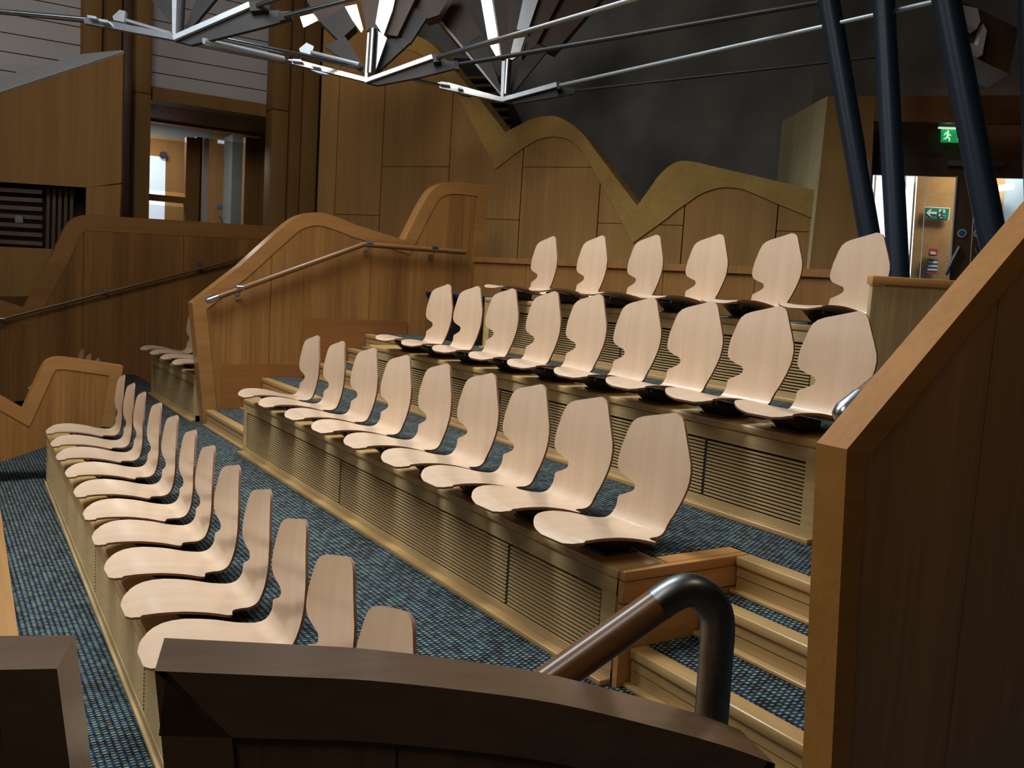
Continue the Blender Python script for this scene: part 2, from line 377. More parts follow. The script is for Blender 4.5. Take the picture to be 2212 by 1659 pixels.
# ------------------------------------------------------------------ shell seats
def shell_mesh():
    prof = catmull([(-.195, .092), (-.160, .104), (-.10, .110), (.0, .106), (.10, .094), (.19, .075), (.245, .065), (.285, .062), (.316, .071), (.336, .094), (.344, .130), (.346, .19), (.348, .34), (.352, .43), (.360, .51), (.370, .59)], 10)
    s = [0.0]
    for a, b in zip(prof, prof[1:]): s.append(s[-1]+math.hypot(b[0]-a[0], b[1]-a[1]))
    Smax = s[-1]
    def pos(t):
        for i in range(len(s)-1):
            if t <= s[i+1] or i == len(s)-2:
                k = (t-s[i])/(s[i+1]-s[i]); a, b = prof[i], prof[i+1]
                tx, tz = b[0]-a[0], b[1]-a[1]; l = math.hypot(tx, tz)
                return (a[0]+tx*k, a[1]+tz*k, -tz/l, tx/l)
    def sz(z):                               # arc length where the back reaches height z
        for i in range(len(s)-1):
            if prof[i][0] > .25 and prof[i+1][1] >= z: return s[i]+(z-prof[i][1])/(prof[i+1][1]-prof[i][1])*(s[i+1]-s[i])
        return Smax
    def sx(x):
        for i in range(len(s)-1):
            if prof[i+1][0] >= x: return s[i]+(x-prof[i][0])/(prof[i+1][0]-prof[i][0])*(s[i+1]-s[i])
        return Smax
    # outline as half widths: left side is +y, right side is -y; the shell is not symmetrical
    Lp = [(0, .030), (.008, .062), (.022, .095), (.045, .130), (.075, .165), (.11, .192), (.15, .208), (.20, .216), (sx(.13), .219), (sx(.24), .218), (sz(.09), .214), (sz(.113), .208), (sz(.150), .204), (sz(.160), .195), (sz(.172), .165), (sz(.185), .135), (sz(.196), .114), (sz(.207), .104), (sz(.222), .101), (sz(.234), .112), (sz(.246), .155), (sz(.260), .194), (sz(.280), .211), (sz(.300), .213), (sz(.330), .208), (sz(.37), .200), (sz(.413), .184), (sz(.45), .172), (sz(.485), .155), (sz(.505), .130), (sz(.518), .096), (sz(.528), .055), (sz(.543), -.010), (sz(.553), -.055), (sz(.559), -.078)]
    Rp = [(0, .140), (.012, .170), (.035, .195), (.07, .209), (.17, .217), (sx(.13), .220), (sx(.170), .223), (sx(.190), .216), (sx(.200), .204), (sx(.206), .165), (sx(.222), .140), (sx(.26), .118), (sz(.10), .112), (sz(.128), .124), (sz(.160), .146), (sz(.20), .170), (sz(.240), .193), (sz(.273), .209), (sz(.305), .220), (sz(.340), .225), (sz(.375), .220), (sz(.425), .198), (sz(.493), .163), (sz(.530), .144), (sz(.546), .129), (sz(.555), .110), (sz(.559), .090)]
    def ev(P, t):
        for (a, x), (b, y) in zip(P, P[1:]):
            if t <= b: return x+(y-x)*(t-a)/max(b-a, 1e-6)
        return P[-1][1]
    ts = sorted(set([p[0] for p in Lp]+[p[0] for p in Rp]+[sx(-.2+.03*i) for i in range(16)]+[sz(.12+.02*i) for i in range(22)]+[sx(.16)+.009*i for i in range(26)]+[.006*i for i in range(26)]))
    ts2 = [ts[0]]
    for t in ts[1:]:
        if t-ts2[-1] > .0035 and t <= Lp[-1][0]: ts2.append(t)
    NW = 9; th = .011; bm = bmesh.new(); top = []; bot = []
    for t in ts2:
        x, z, nx, nz = pos(t); wl, wr = ev(Lp, t), -ev(Rp, t)
        r1 = []; r2 = []
        for j in range(NW):
            w = wr+(wl-wr)*j/(NW-1)
            kb = min(1, max(0, (z-.12)/.2)) if x > .2 else 0
            fx = -.25*w*w*kb; fz = (.20*w*w if x < .2 else 0)*min(1, max(0, (.2-x)/.2))*(1 if x > -.15 else .3)
            r1.append(bm.verts.new((x+fx, w, z+fz))); r2.append(bm.verts.new((x+fx-nx*th, w, z+fz-nz*th)))
        top.append(r1); bot.append(r2)
    n = len(ts2); rim = []
    for i in range(n-1):
        for j in range(NW-1):
            bm.faces.new((top[i][j], top[i+1][j], top[i+1][j+1], top[i][j+1]))
            bm.faces.new((bot[i][j], bot[i][j+1], bot[i+1][j+1], bot[i+1][j]))
        rim.append(bm.faces.new((top[i][0], bot[i][0], bot[i+1][0], top[i+1][0])))
        rim.append(bm.faces.new((top[i][-1], top[i+1][-1], bot[i+1][-1], bot[i][-1])))
    for j in range(NW-1):
        rim.append(bm.faces.new((top[0][j], top[0][j+1], bot[0][j+1], bot[0][j])))
        rim.append(bm.faces.new((top[-1][j], bot[-1][j], bot[-1][j+1], top[-1][j+1])))
    bmesh.ops.recalc_face_normals(bm, faces=bm.faces)
    for f in bm.faces: f.smooth = True
    rs = set(rim)
    for f in rim: f.material_index = 1
    for e in bm.edges:
        fs = e.link_faces
        if len(fs) == 2 and ((fs[0] in rs) != (fs[1] in rs)): e.smooth = False
    me = bpy.data.meshes.new('seat_shell'); bm.to_mesh(me); bm.free()
    me.materials.append(M['beech']); me.materials.append(M['ply'])
    return me
def make_seat():
    e = empty('shell_seat')
    o = link(bpy.data.objects.new('seat_shell', shell_mesh()), e)
    b = prism('mounting_bracket', [(.07, -.065, .0), (.20, -.065, .0), (.21, -.065, .054), (.05, -.065, .080), (-.03, -.065, .090), (-.035, -.065, .076)], (0, .13, 0), M['black'], e, bevel=.006)
    box('floor_plate', .05, .22, -.09, .09, 0, .010, M['black'], e, .003)
    for s in (-1, 1): tube('bolt', [(.0, s*.065, .074), (.0, s*.071, .074)], .008, M['steel'], b, 8)
    return e
seat0 = make_seat()
ORD = ['first', 'second', 'third', 'fourth', 'fifth', 'sixth', 'seventh', 'eighth', 'ninth', 'tenth', 'eleventh', 'twelfth']
_first = [True]
def place(x, y, z, rz, label, group):
    if _first[0]:
        _first[0] = False; seat0.location = (x, y, z); seat0.rotation_euler = (0, 0, rz); o = seat0
        o['label'] = label; o['group'] = group
    else: o = dup(seat0, (x, y, z), rz, label, group)
    o['category'] = 'seat'; return o
jit = random.Random(3)
row1 = [(1.225, 7.958), (1.199, 7.40), (1.178, 6.879), (1.168, 6.308), (1.148, 5.746), (1.127, 5.203), (1.101, 4.711), (1.076, 4.179), (1.060, 3.663), (1.030, 3.15), (1.00, 2.635), (.955, 2.11)]
for i, (x, y) in enumerate(row1):
    place(x-.18, y+.222, T[1], R1ROT+jit.uniform(-.025, .025), 'pale beech shell seat in the front row, %s counting from the far end' % ORD[i], 'shell seats of the front row')
row2 = [6.659, 6.147, 5.586, 5.082, 4.57, 4.061, 3.585, 3.112, 2.616]
for i, y in enumerate(row2):
    place(X2+jit.uniform(-.008, .008), y+.222, T[2], jit.uniform(-.03, .03), 'pale beech shell seat in the second row, %s counting from the far end' % ORD[i], 'shell seats of the second row')
row3 = [6.641, 6.161, 5.653, 5.143, 4.636, 4.145, 3.650, 3.172, 2.70]
for i, y in enumerate(row3):
    place(X3+jit.uniform(-.008, .008), y+.115, T[3], jit.uniform(-.03, .03), 'pale beech shell seat in the third row, %s counting from the far end' % ORD[i], 'shell seats of the third row')
row4 = [(4.60, 6.57), (4.63, 5.93), (4.66, 5.31), (4.70, 4.70), (4.74, 4.10), (4.80, 3.515)]
for i, (x, y) in enumerate(row4):
    place(x-.40, y+.115, T[4], -.06, 'pale beech shell seat in the topmost row, %s counting from the far end' % ORD[i], 'shell seats of the topmost row')
for i, y in enumerate((10.72, 10.21, 9.70, 9.19)):
    place(X2+.03, y, T[2], 0, 'shell seat of the far block, %s from its aisle end, partly behind the tall barrier' % ORD[i], 'shell seats of the far block')
for i, y in enumerate((11.9, 11.35, 10.8)):
    place(1.24, y, .33, R1ROT, ['shell seat tip showing above the low far barrier, leftmost of three', 'shell seat tip showing above the low far barrier, middle of three', 'shell seat tip showing above the low far barrier, rightmost of three'][i], 'seat tips behind the low barrier')
plinth('seating_plinth', 'plinth of the far front row, hidden behind the low barrier', 1.15, 9.1, R1ROT, 3.4, T[0], .33, [], True, True)

# ------------------------------------------------------------------ oak barriers
def barrier(name, label, y, th, outer, zbase, seams, mats, band=.125, proud=.006, slant_end=None):
    """outer: 2D (x,z) outline from the near-end foot over the top to the far-end foot"""
    e = empty(name, (outer[0][0], y, outer[0][1])); tag(e, label, 'barrier')
    inv = Vector((-outer[0][0], -y, -outer[0][1]))
    inner = offset2(outer, band)
    P = lambda q, yy: Vector((q[0], yy, q[1]))+inv
    strip('cap_band', [P(q, y-proud) for q in outer], [P(q, y-proud) for q in inner], (0, th+2*proud, 0), mats[0], e)
    core = offset2(outer, band*.8)
    core = [(core[0][0], min(core[0][1], outer[0][1]))]+core[1:]
    edges = [-99]+list(seams)+[99]
    for a, b in zip(edges, edges[1:]):
        g = .0025
        prism('panel', [P(q, y) for q in core], (0, th, 0), mats[1], e, clips=[(Vector((b-g, 0, 0))+inv, Vector((1, 0, 0))), (Vector((a+g, 0, 0))+inv, Vector((-1, 0, 0)))])
    prism('seam_backing', [P(q, y+th*.25) for q in core], (0, th*.5, 0), M['dark'], e)
    return e, inv
def arc_poly(segs, k=7):
    """join straight corner points and smooth spans; segs: list of ('c',[pts]) curve or ('l',[pts]) lines"""
    out = []
    for kind, P in segs:
        Q = catmull(P, k) if kind == 'c' else list(P)
        if out and math.hypot(out[-1][0]-Q[0][0], out[-1][1]-Q[0][1]) < 1e-4: Q = Q[1:]
        out += Q
    return out
YB = 8.80
def q8(p, y=YB): v = ony(p, y); return (v.x, v.z)
prof = arc_poly([('l', [(2.25, T[1]), q8((415, 655)), q8((520, 573))]),
    ('c', [q8((520, 573)), q8((596, 504)), q8((632, 474)), q8((660, 462)), q8((690, 459)), q8((722, 467)), q8((770, 486))]),
    ('l', [q8((770, 486)), q8((874, 519))]),
    ('l', [q8((874, 519)), q8((898, 471))]),
    ('c', [q8((898, 471)), q8((914, 440)), q8((932, 412)), q8((952, 398)), q8((972, 393)), q8((990, 393))]),
    ('l', [q8((990, 393)), q8((1056, 401)), (q8((1036, 560))[0], UPZ-.3)])])
eb, inv = barrier('oak_barrier', 'tall oak barrier with a curving top and handrail beyond the far aisle', YB, .16, prof, T[1], [q8((583, 700))[0], q8((800, 600))[0]], (M['oak_cap'], M['oak_bar']))
o = box('skirting', X2+.22, X2+1.05, -.018, -.001, T[1]-.45+.02, T[2]+.24, M['oak_skirt'], None)
o.location = (0, YB, 0); o.parent = None
# the skirting boards are parts of the barrier
def skirt(x0, x1_, z0, z1):
    b = box('skirting_board', x0, x1_, YB-.02, YB-.007, z0, z1, M['oak_skirt'], eb)
    b.location = inv
bpy.data.objects.remove(o)
skirt(2.40, X2+.98, T[1]+.01, T[2]+.13)
skirt(X2+.98, X3+1.05, T[2]+.01, T[3]+.14)
def handrail(name, label, pts, r, parts_mat, brackets, wall_dy, tip=True):
    e = empty(name, pts[0]); tag(e, label, 'handrail')
    inv = -Vector(pts[0]); Q = [Vector(p)+inv for p in pts]
    d = (Q[1]-Q[0]).normalized()
    tube('rail', [Q[0]+d*.10]+Q[1:], r, M['rail'], e, 14)
    if tip: tube('steel_tip', [Q[0]-d*.0, Q[0]+d*r*.12, Q[0]+d*r*.45, Q[0]+d*r*1.1, Q[0]+d*.12], [r*.12, r*.5, r*.88, r*1.08, r*1.08], M['steel'], e, 14)
    for bpt in brackets:
        q = Vector(bpt)+inv
        b = tube('bracket', [q+Vector((0, wall_dy, -.075)), q+Vector((0, wall_dy*.3, -.07)), q+Vector((0, 0, -r*.6))], .010, M['steel'], e, 8)
        tube('wall_rose', [q+Vector((0, wall_dy, -.075)), q+Vector((0, wall_dy*.86, -.075))], .028, M['steel'], b, 12)
        tube('saddle', [q+Vector((-.035, 0, r*.3)), q+Vector((.035, 0, r*.3))], r*1.06, M['steel'], b, 12)
    return e
hy = YB-.09
hp = [ony(p, hy) for p in ((444, 651), (785, 528), (1006, 545))]
handrail('handrail', 'oak handrail with steel tip on the tall far barrier', hp, .027, None, [ony(p, hy) for p in ((518, 624), (797, 529), (938, 539))], .083)

# low barrier at the far end of the front row
prof = arc_poly([('l', [(q8((0, 830))[0]-.6, T[0]), (q8((0, 830))[0]-.6, 1.15), q8((50, 884)), q8((78, 822))]),
    ('c', [q8((78, 822)), q8((88, 800)), q8((100, 782)), q8((118, 774)), q8((140, 773)), q8((185, 779))]),
    ('l', [q8((185, 779)), q8((266, 791)), (q8((250, 900))[0]-.02, T[1])])])
el, invl = barrier('oak_barrier', 'low oak barrier with rounded top at the far end of the front row', YB, .14, prof, T[0], [], (M['oak_cap'], M['oak_bar']), .10)
# second tall barrier, beyond the far block
Y2 = 13.0
def q13(p): return q8(p, Y2)
prof = arc_poly([('l', [(q13((0, 650))[0]-1.2, T[0]), (q13((0, 645))[0]-1.2, 1.75), q13((52, 664)), q13((110, 555))]),
    ('c', [q13((110, 555)), q13((132, 508)), q13((145, 484)), q13((162, 470)), q13((188, 464)), q13((240, 467))]),
    ('l', [q13((240, 467)), q13((640, 492)), q13((668, 493)), (q13((668, 494))[0], T[1])])])
barrier('oak_barrier', 'long oak barrier with rounded shoulder behind the far seating block', Y2, .16, prof, T[0], [q13((180, 600))[0], q13((395, 600))[0]], (M['oak_cap'], M['oak_bar']), .20)
hy2 = Y2-.10
handrail('handrail', 'long thin handrail rising across the farthest barrier', [ony(p, hy2) for p in ((-40, 700), (590, 540))], .022, None, [ony(p, hy2) for p in ((5, 690), (228, 628), (432, 572))], .09, False)

# right-hand barrier rising beside the near aisle
YR, TR = 1.615, .095
def qr(p): v = ony(p, YR); return (v.x, v.z)
a, b = qr((1827, 970)), qr((2212, 510))
sl = (b[1]-a[1])/(b[0]-a[0])
prof = [(a[0]+.13, T[1]-.6), a, (a[0]+2.6, a[1]+2.6*sl), (a[0]+2.6, T[1]-.6)]
er, invr = barrier('oak_barrier', 'right-hand oak barrier with a broad raking cap beside the near steps', YR, TR, prof, T[1], [a[0]+.66], (M['oak_cap_r'], M['oak_bar_r']), .085, .004)
tip = ony((1808, 906), YR+TR+.075)
d = Vector((1, 0, .56)).normalized()
handrail('handrail', 'handrail with a ball-like steel tip behind the right-hand barrier', [tip, tip+d*1.6], .034, None, [tip+d*1.1], -.07)

# ------------------------------------------------------------------ near barriers in the foreground (turned to the fan of the neighbouring block)
ANG = math.radians(18.0)
LD = Vector((math.cos(ANG), -math.sin(ANG), 0)); TD = Vector((math.sin(ANG), math.cos(ANG), 0))
P0 = onz((335, 1446), 1.395)
def qn(p):
    v = onp(p, P0, TD); return ((v-P0).dot(LD), v.z)
def near_barrier(label, outer, seams, band=.09, th=.105):
    e = empty('oak_barrier', P0+LD*outer[0][0]); e.location.z = outer[0][1]; tag(e, label, 'barrier')
    base = Vector(e.location)
    inner = offset2(outer, band)
    W3 = lambda q: P0+LD*q[0]+Vector((0, 0, q[1]-P0.z))-base
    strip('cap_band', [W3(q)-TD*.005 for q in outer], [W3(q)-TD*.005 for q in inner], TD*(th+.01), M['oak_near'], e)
    core = offset2(outer, band*.85)
    ed = [-9]+seams+[9]
    for s0, s1 in zip(ed, ed[1:]):
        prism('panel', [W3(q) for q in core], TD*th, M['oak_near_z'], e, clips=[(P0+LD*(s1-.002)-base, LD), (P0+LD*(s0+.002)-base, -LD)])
    return e
top = [qn(p) for p in ((335, 1446), (480, 1452), (640, 1459), (800, 1467), (1000, 1488), (1203, 1517), (1407, 1565), (1570, 1610), (1671, 1647))]
top = catmull(top, 4)
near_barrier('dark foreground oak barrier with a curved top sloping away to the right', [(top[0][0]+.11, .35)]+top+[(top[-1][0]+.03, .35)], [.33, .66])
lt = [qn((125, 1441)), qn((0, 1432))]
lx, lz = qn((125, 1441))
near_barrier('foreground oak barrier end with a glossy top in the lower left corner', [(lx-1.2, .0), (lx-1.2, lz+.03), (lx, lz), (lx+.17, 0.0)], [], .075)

# handrail with a steel bend in the foreground
yr_ = onp((1450, 1300), P0+TD*.20, TD)
def hn(p): return onp(p, P0+TD*.235, TD)
e = empty('handrail', hn((1540, 1560))); tag(e, 'foreground oak handrail ending in a down-turned brushed steel bend', 'handrail'); iv = -Vector(e.location)
A = hn((1120, 1520)); B = hn((1424, 1305))
cpts = [(1424, 1305), (1444, 1291), (1470, 1278), (1497, 1276), (1522, 1288), (1540, 1308), (1549, 1335), (1550, 1370), (1546, 1420), (1536, 1560)]
depth_here = (B-C).dot(FW); rr = 37.0/2000*depth_here
tube('rail', [A+iv-(B-A)*.6, A+iv, B+iv], rr, M['rail'], e, 20)
curve = catmull([tuple(hn(p)+iv) for p in cpts], 4)
last = Vector(curve[-1]); dn = (last-Vector(curve[-3])).normalized()
tube('steel_bend', [tuple(Vector(curve[0])-(B-A).normalized()*.004)]+curve+[tuple(last+Vector((0, 0, -.35)))], rr*1.02, M['steel_bend'], e, 20)
tube('bracket', [A+iv-(B-A)*.3+Vector((0, 0, -rr)), A+iv-(B-A)*.3+Vector((0, 0, -rr-.07)), A+iv-(B-A)*.3-TD*.10+Vector((0, 0, -rr-.08))], .008, M['steel'], e, 8)

# low timber kerb at the front edge, far left
pk = [onz((-60, 700), .04), onz((0, 1010), .04), onz((42, 1362), .04)]
tag(prism('front_kerb', [(-3.0, 8.7, .0), (.53, 8.7, .0), (.39, 4.6, .0), (.295, 1.8, .0), (-3.0, 1.8, .0)], (0, 0, .04), M['oak_kerb']), 'pale oak boarding along the left edge of the lowest carpet', 'boarding')

# ------------------------------------------------------------------ back of the topmost row: dado and end box
e = empty('back_dado', (5.05, 8.75, T[4])); tag(e, 'low oak dado with a shelf cap behind the topmost row', 'dado'); iv = -Vector(e.location)
dl, dr = Vector((5.03, 8.72, 2.205)), Vector((5.305, 3.95, 2.160))
dd = (dr-dl).normalized(); dn = Vector((-dd.y, dd.x, 0)); dn = dn if dn.x > 0 else -dn
for i in range(5):
    a = dl.lerp(dr, i/5); b = dl.lerp(dr, (i+1)/5); g = dd*.003
    prism('panel', [a+g+iv-Vector((0, 0, .05)), b-g+iv-Vector((0, 0, .05)), Vector((b.x, b.y, T[4]))-g+iv, Vector((a.x, a.y, T[4]))+g+iv], dn*.03, M['oak_dado'], e)
bar('shelf_cap', dl+iv+dn*.04-Vector((0, 0, .02)), dr+iv+dn*.04-Vector((0, 0, .02)), .12, .055, M['oak_dado'], e)
b0 = at((1887, 600), 5.17); bz = b0.z+.012
e = empty('row_end_box', (b0.x, b0.y, T[3]), -math.radians(32.8)); tag(e, 'oak end box with cap at the right end of the topmost row', 'end panel')
box('panel', 0, 1.15, .0, .05, 0, bz-T[3]-.05, M['oak_endbox'], e)
box('cap', -.01, 1.16, -.014, .07, bz-T[3]-.048, bz-T[3], M['oak_step_x'], e, .004)

# ------------------------------------------------------------------ panelled rear wall with the wave-shaped top
WD = Vector((.553, -.833, 0)).normalized(); WN = Vector((.833, .553, 0)).normalized()    # WN points away from the seats
WA = at((1277, 362), 10.5)
def ow(p): return onp(p, WA, WN)
outer_px = [('c', [(846, 96), (862, 82), (880, 75), (897, 77), (923, 88), (950, 111), (980, 149)]), ('l', [(980, 149), (1038, 216), (1093, 286)]),
    ('l', [(1093, 286), (1129, 267)]), ('c', [(1129, 267), (1152, 257), (1183, 251), (1206, 253), (1233, 267), (1260, 290), (1291, 331)]), ('l', [(1291, 331), (1377, 445)]),
    ('l', [(1377, 445), (1412, 396)]), ('c', [(1412, 396), (1422, 382), (1446, 359), (1473, 348), (1505, 351), (1547, 361)]), ('l', [(1547, 361), (1686, 393), (1771, 413)])]
inner_px = [('c', [(846, 118), (858, 110), (874, 106), (889, 110), (909, 118), (930, 133), (952, 156)]), ('l', [(952, 156), (987, 203), (1071, 365)]),
    ('l', [(1071, 365), (1122, 327)]), ('c', [(1122, 327), (1156, 305), (1183, 297), (1206, 296), (1233, 304), (1257, 327), (1281, 365)]), ('l', [(1281, 365), (1368, 525)]),
    ('l', [(1368, 525), (1444, 470)]), ('c', [(1444, 470), (1460, 456), (1485, 439), (1517, 418), (1562, 405), (1606, 409)]), ('l', [(1606, 409), (1679, 440), (1769, 477)])]
op = arc_poly(outer_px, 6); ip = arc_poly(inner_px, 6)
wall = empty('wall_rear', ow((692, 600))); wall.location.z = UPZ; tag(wall, 'oak panelled rear wall with a wave-shaped top edge', None, None, 'structure'); iv = -Vector(wall.location)
def lz_(v, z): return Vector((v.x, v.y, z))
strip('wave_band', [ow(p)+iv-WN*.015 for p in op], [ow(p)+iv-WN*.015 for p in ip], WN*.34, M['oak_wave'], wall)
mid = [((a[0]*.6+b[0]*.4), (a[1]*.6+b[1]*.4)) for a, b in zip(op, ip)]
lft = ow((700, 20)); poly = [ow((692, 300)), ow((704, -60)), ow((846, -60))]+[ow(p) for p in mid]+[ow((1772, 430))]
poly[0] = lz_(poly[1], UPZ)
end = lz_(poly[-1], UPZ); poly.append(end)
poly = [p+iv for p in poly]
seams = [(729, 300), (826, 330), (974, 300), (1124, 440), (1293, 450), (1475, 500), (1678, 480)]
sv = [(ow(p)).dot(WD) for p in seams]
bounds = [-99]+sv+[99]
horiz = [[], [464], [360], [473], [361], [483], [], [500]]
colx = [710, 770, 895, 1050, 1200, 1340, 1570, 1720]
for i in range(8):
    zs = [-99]+[ow((colx[i], y)).z for y in horiz[i]]+[99]
    for z0, z1 in zip(zs, zs[1:]):
        g = .006
        def cp(dv, no): return (dv+iv, no)
        prism('panel', poly, WN*.04, M['oak_wall'], wall, clips=[cp(WD*(bounds[i+1]-g), WD), cp(WD*(bounds[i]+g), -WD), cp(Vector((0, 0, z1-g*.6)), Vector((0, 0, 1))), cp(Vector((0, 0, z0+g*.6)), Vector((0, 0, -1)))])
prism('backing', [p+WN*.05 for p in poly], WN*.10, M['dark'], wall)

# dark concrete wall behind it
cw = WA+WN*1.25
def oc(p): return onp(p, cw, WN)
a, b = oc((860, 400)), oc((1840, 400))
tag(prism('wall_back', [lz_(a, 0), lz_(b, 0), lz_(b, 8), lz_(a, 8)], WN*.2, M['concrete']), 'dark board-marked concrete wall above the oak panelling', None, None, 'structure')
bw = at((1900, 150), 9.9)
a, b = onp((1760, 150), bw, WN), onp((2700, 150), bw, WN)
tag(prism('wall_back', [lz_(a, 4.05), lz_(b, 4.05), lz_(b, 8), lz_(a, 8)], WN*.2, M['concrete']), 'dark concrete bulkhead over the exit lobby', None, None, 'structure')
# dark louvres in the gap between the wave and the concrete
e = empty('louvre_grille', oc((1060, 300))-WN*.25); tag(e, 'dark horizontal louvres in the dip behind the first wave', 'louvre'); iv = -Vector(e.location)
for k in range(9):
    c0 = oc((985+k*4, 178+k*17))-WN*.2; 
    bar('slat', c0+iv, c0+WD*.75+iv, .05, .035, M['oak_dark'], e)
prism('backing', [oc((960, 130))-WN*.1+iv, oc((1060, 130))-WN*.1+iv, oc((1165, 330))-WN*.1+iv, oc((1010, 330))-WN*.1+iv], WN*.05, M['dark'], e)

# ------------------------------------------------------------------ far left: balcony box, white boards, oak columns, glazed doors
YL = 15.6
def yl(p, y=YL): return ony(p, y)
tag(box('wall_left', -6, 8.2, YL+.35, YL+.5, 0, 8, M['oak_left']), 'far oak wall behind the white boards', None, None, 'structure') if False else None
# white horizontal boards
def boards(label, px0, px1, ztop, zbot, y):
    xa, xb = yl((px0, 120), y).x, yl((px1, 120), y).x
    e = empty('board_wall', (xa, y, zbot)); tag(e, label, 'wall boards', 'white board screens')
    pit = .262; n = int(math.ceil((ztop-zbot)/pit))
    for k in range(n): box('board', 0, xb-xa, 0, .03, k*pit, k*pit+pit-.014, M['board'], e)
    box('backing', -.02, xb-xa+.02, .02, .06, 0, ztop-zbot, M['dark'], e)
zb = yl((455, 212)).z
boards('white horizontal boards above the far glazed doors', 326, 590, 6.6, zb, YL)
boards('white horizontal boards behind the balcony at the upper left', -60, 183, 6.6, yl((90, 210)).z-1.3, YL-.2)
def post(label, px0, px1, y, dep, z0=.0, z1=7.0, mat='oak_left', py=300, split=None):
    xa, xb = yl((px0, py), y).x, yl((px1, py), y).x
    e = empty('oak_column', (xa, y, z0)); tag(e, label, 'column')
    s = [0, z1-z0] if split is None else [0, split-z0, z1-z0]
    for a, b in zip(s, s[1:]): box('section', 0, xb-xa, 0, dep, a+.004, b-.004, M[mat], e, .012)
    return e
post('pale oak column left of the recess by the balcony', 180, 221, YL-.5, .3, py=60)
post('oak column between the balcony and the glazed doors', 291, 325, YL-.45, .35, split=yl((305, 200), YL-.45).z)
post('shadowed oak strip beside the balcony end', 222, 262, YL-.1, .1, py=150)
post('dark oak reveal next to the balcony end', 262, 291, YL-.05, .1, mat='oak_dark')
post('oak column right of the glazed doors', 587, 622, YL-.6, .35, split=yl((600, 237), YL-.6).z)
post('oak boarded strip right of the door column', 622, 650, YL-.45, .1)
post('second oak boarded strip beside the panelled wall', 651, 686, YL-.40, .1)
tag(box('wall_left', -6, yl((180, 200)).x, YL+.05, YL+.15, 0, 8, M['oak_left']), 'oak wall behind the balcony', None, None, 'structure')
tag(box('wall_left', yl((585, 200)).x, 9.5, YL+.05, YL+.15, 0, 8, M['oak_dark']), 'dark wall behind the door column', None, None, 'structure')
tag(box('trim_1', yl((322, 200)).x, yl((592, 200)).x, YL-.25, YL+.1, zb-.20, zb, M['oak_left']), 'oak beam beneath the white boards', None, None, 'structure')
# lobby: slatted ceiling and glazed doors
YD = 17.6
zc = yl((450, 236), YL).z
e = empty('slatted_ceiling', (yl((318, 240)).x, YL+.2, zc)); tag(e, 'slatted timber ceiling of the lobby behind the glazed doors', 'ceiling')
for k in range(14): box('slat', -.3, 3.0, .05+k*.14, .12+k*.14, .0, .05, M['oak_left'], e)
box('backing', -.3, 3.0, 0, 2.2, .05, .08, M['dark'], e)
door = empty('door_1', (yl((318, 300), YD).x, YD, UPZ)); tag(door, 'oak framed glazed doors to the far lobby', None, None, 'structure'); iv = -Vector(door.location)
def dbox(name, a, b, y0, y1, mat, par=door):
    p, q = yl(a, YD), yl(b, YD)
    o = box(name, p.x, q.x, YD+y0, YD+y1, q.z, p.z, mat, par, 0); o.location = iv; return o
dbox('header_beam', (314, 262), (592, 296), -.10, .15, M['oak_left'])
dbox('upper_beam', (314, 236), (592, 262), -.02, .2, M['oak_bar'])
dbox('frame_stile', (529, 296), (560, 620), -.06, .1, M['oak_left'])
dbox('frame_stile', (560, 262), (592, 620), -.12, .1, M['oak_left'])
dbox('middle_stile', (402, 296), (424, 620), -.05, .1, M['oak_left'])
dbox('cross_rail', (314, 418), (404, 440), -.04, .1, M['oak_left'])
dbox('edge_strip', (424, 296), (429, 620), -.03, .1, M['black'])
dbox('glass_pane', (314, 296), (404, 418), .0, .012, M['glass'])
dbox('glass_pane', (314, 440), (404, 620), .0, .012, M['glass'])
dbox('glass_pane', (429, 296), (529, 620), .0, .012, M['glass'])
dbox('glass_edge', (441, 298), (444, 620), -.01, .0, M['white'])
lobw_ = empty('wall_lobby', (3.0, 20.0, 0)); tag(lobw_, 'lobby wall with door and windows seen through the far glazed doors', None, None, 'structure'); ivl = -Vector(lobw_.location)
def lob(name, a, b, y, mat, th=None):
    p, q = yl(a, y), yl(b, y)
    o = box(name, p.x, q.x, y, 19.99 if th is None else y+th, min(p.z, q.z), max(p.z, q.z), mat, lobw_); o.location = ivl; return o
o = box('plaster', -2, 9.5, 20.0, 20.2, 0, 8, M['greywall'], lobw_); o.location = ivl
lob('oak_lining', (300, 290), (455, 660), 19.96, M['oak_left'])
lob('oak_lining', (456, 290), (502, 660), 19.95, M['oak_left'])
lob('door_leaf', (464, 336), (501, 660), 19.90, M['oak_left'])
lob('daylit_window', (316, 335), (352, 640), 19.93, M['daylight_soft'])
lob('wall_return', (503, 290), (560, 660), 19.3, M['greywall'])
lob('vision_slot', (491, 365), (500, 640), 19.88, M['warmslit'])
lob('fanlight', (471, 302), (502, 313), 19.92, M['daylight_soft'])
lob('blue_disc', (469, 441), (479, 451), 19.885, M['blue'])
tube('pull_handle', [yl((475, 467), 19.85)+ivl, yl((485, 490), 19.85)+ivl], .02, M['steel'], lobw_)
tube('sounder', [yl((353, 335), 19.92)+ivl, yl((353, 335), 19.85)+ivl], .075, M['black'], lobw_, 16)

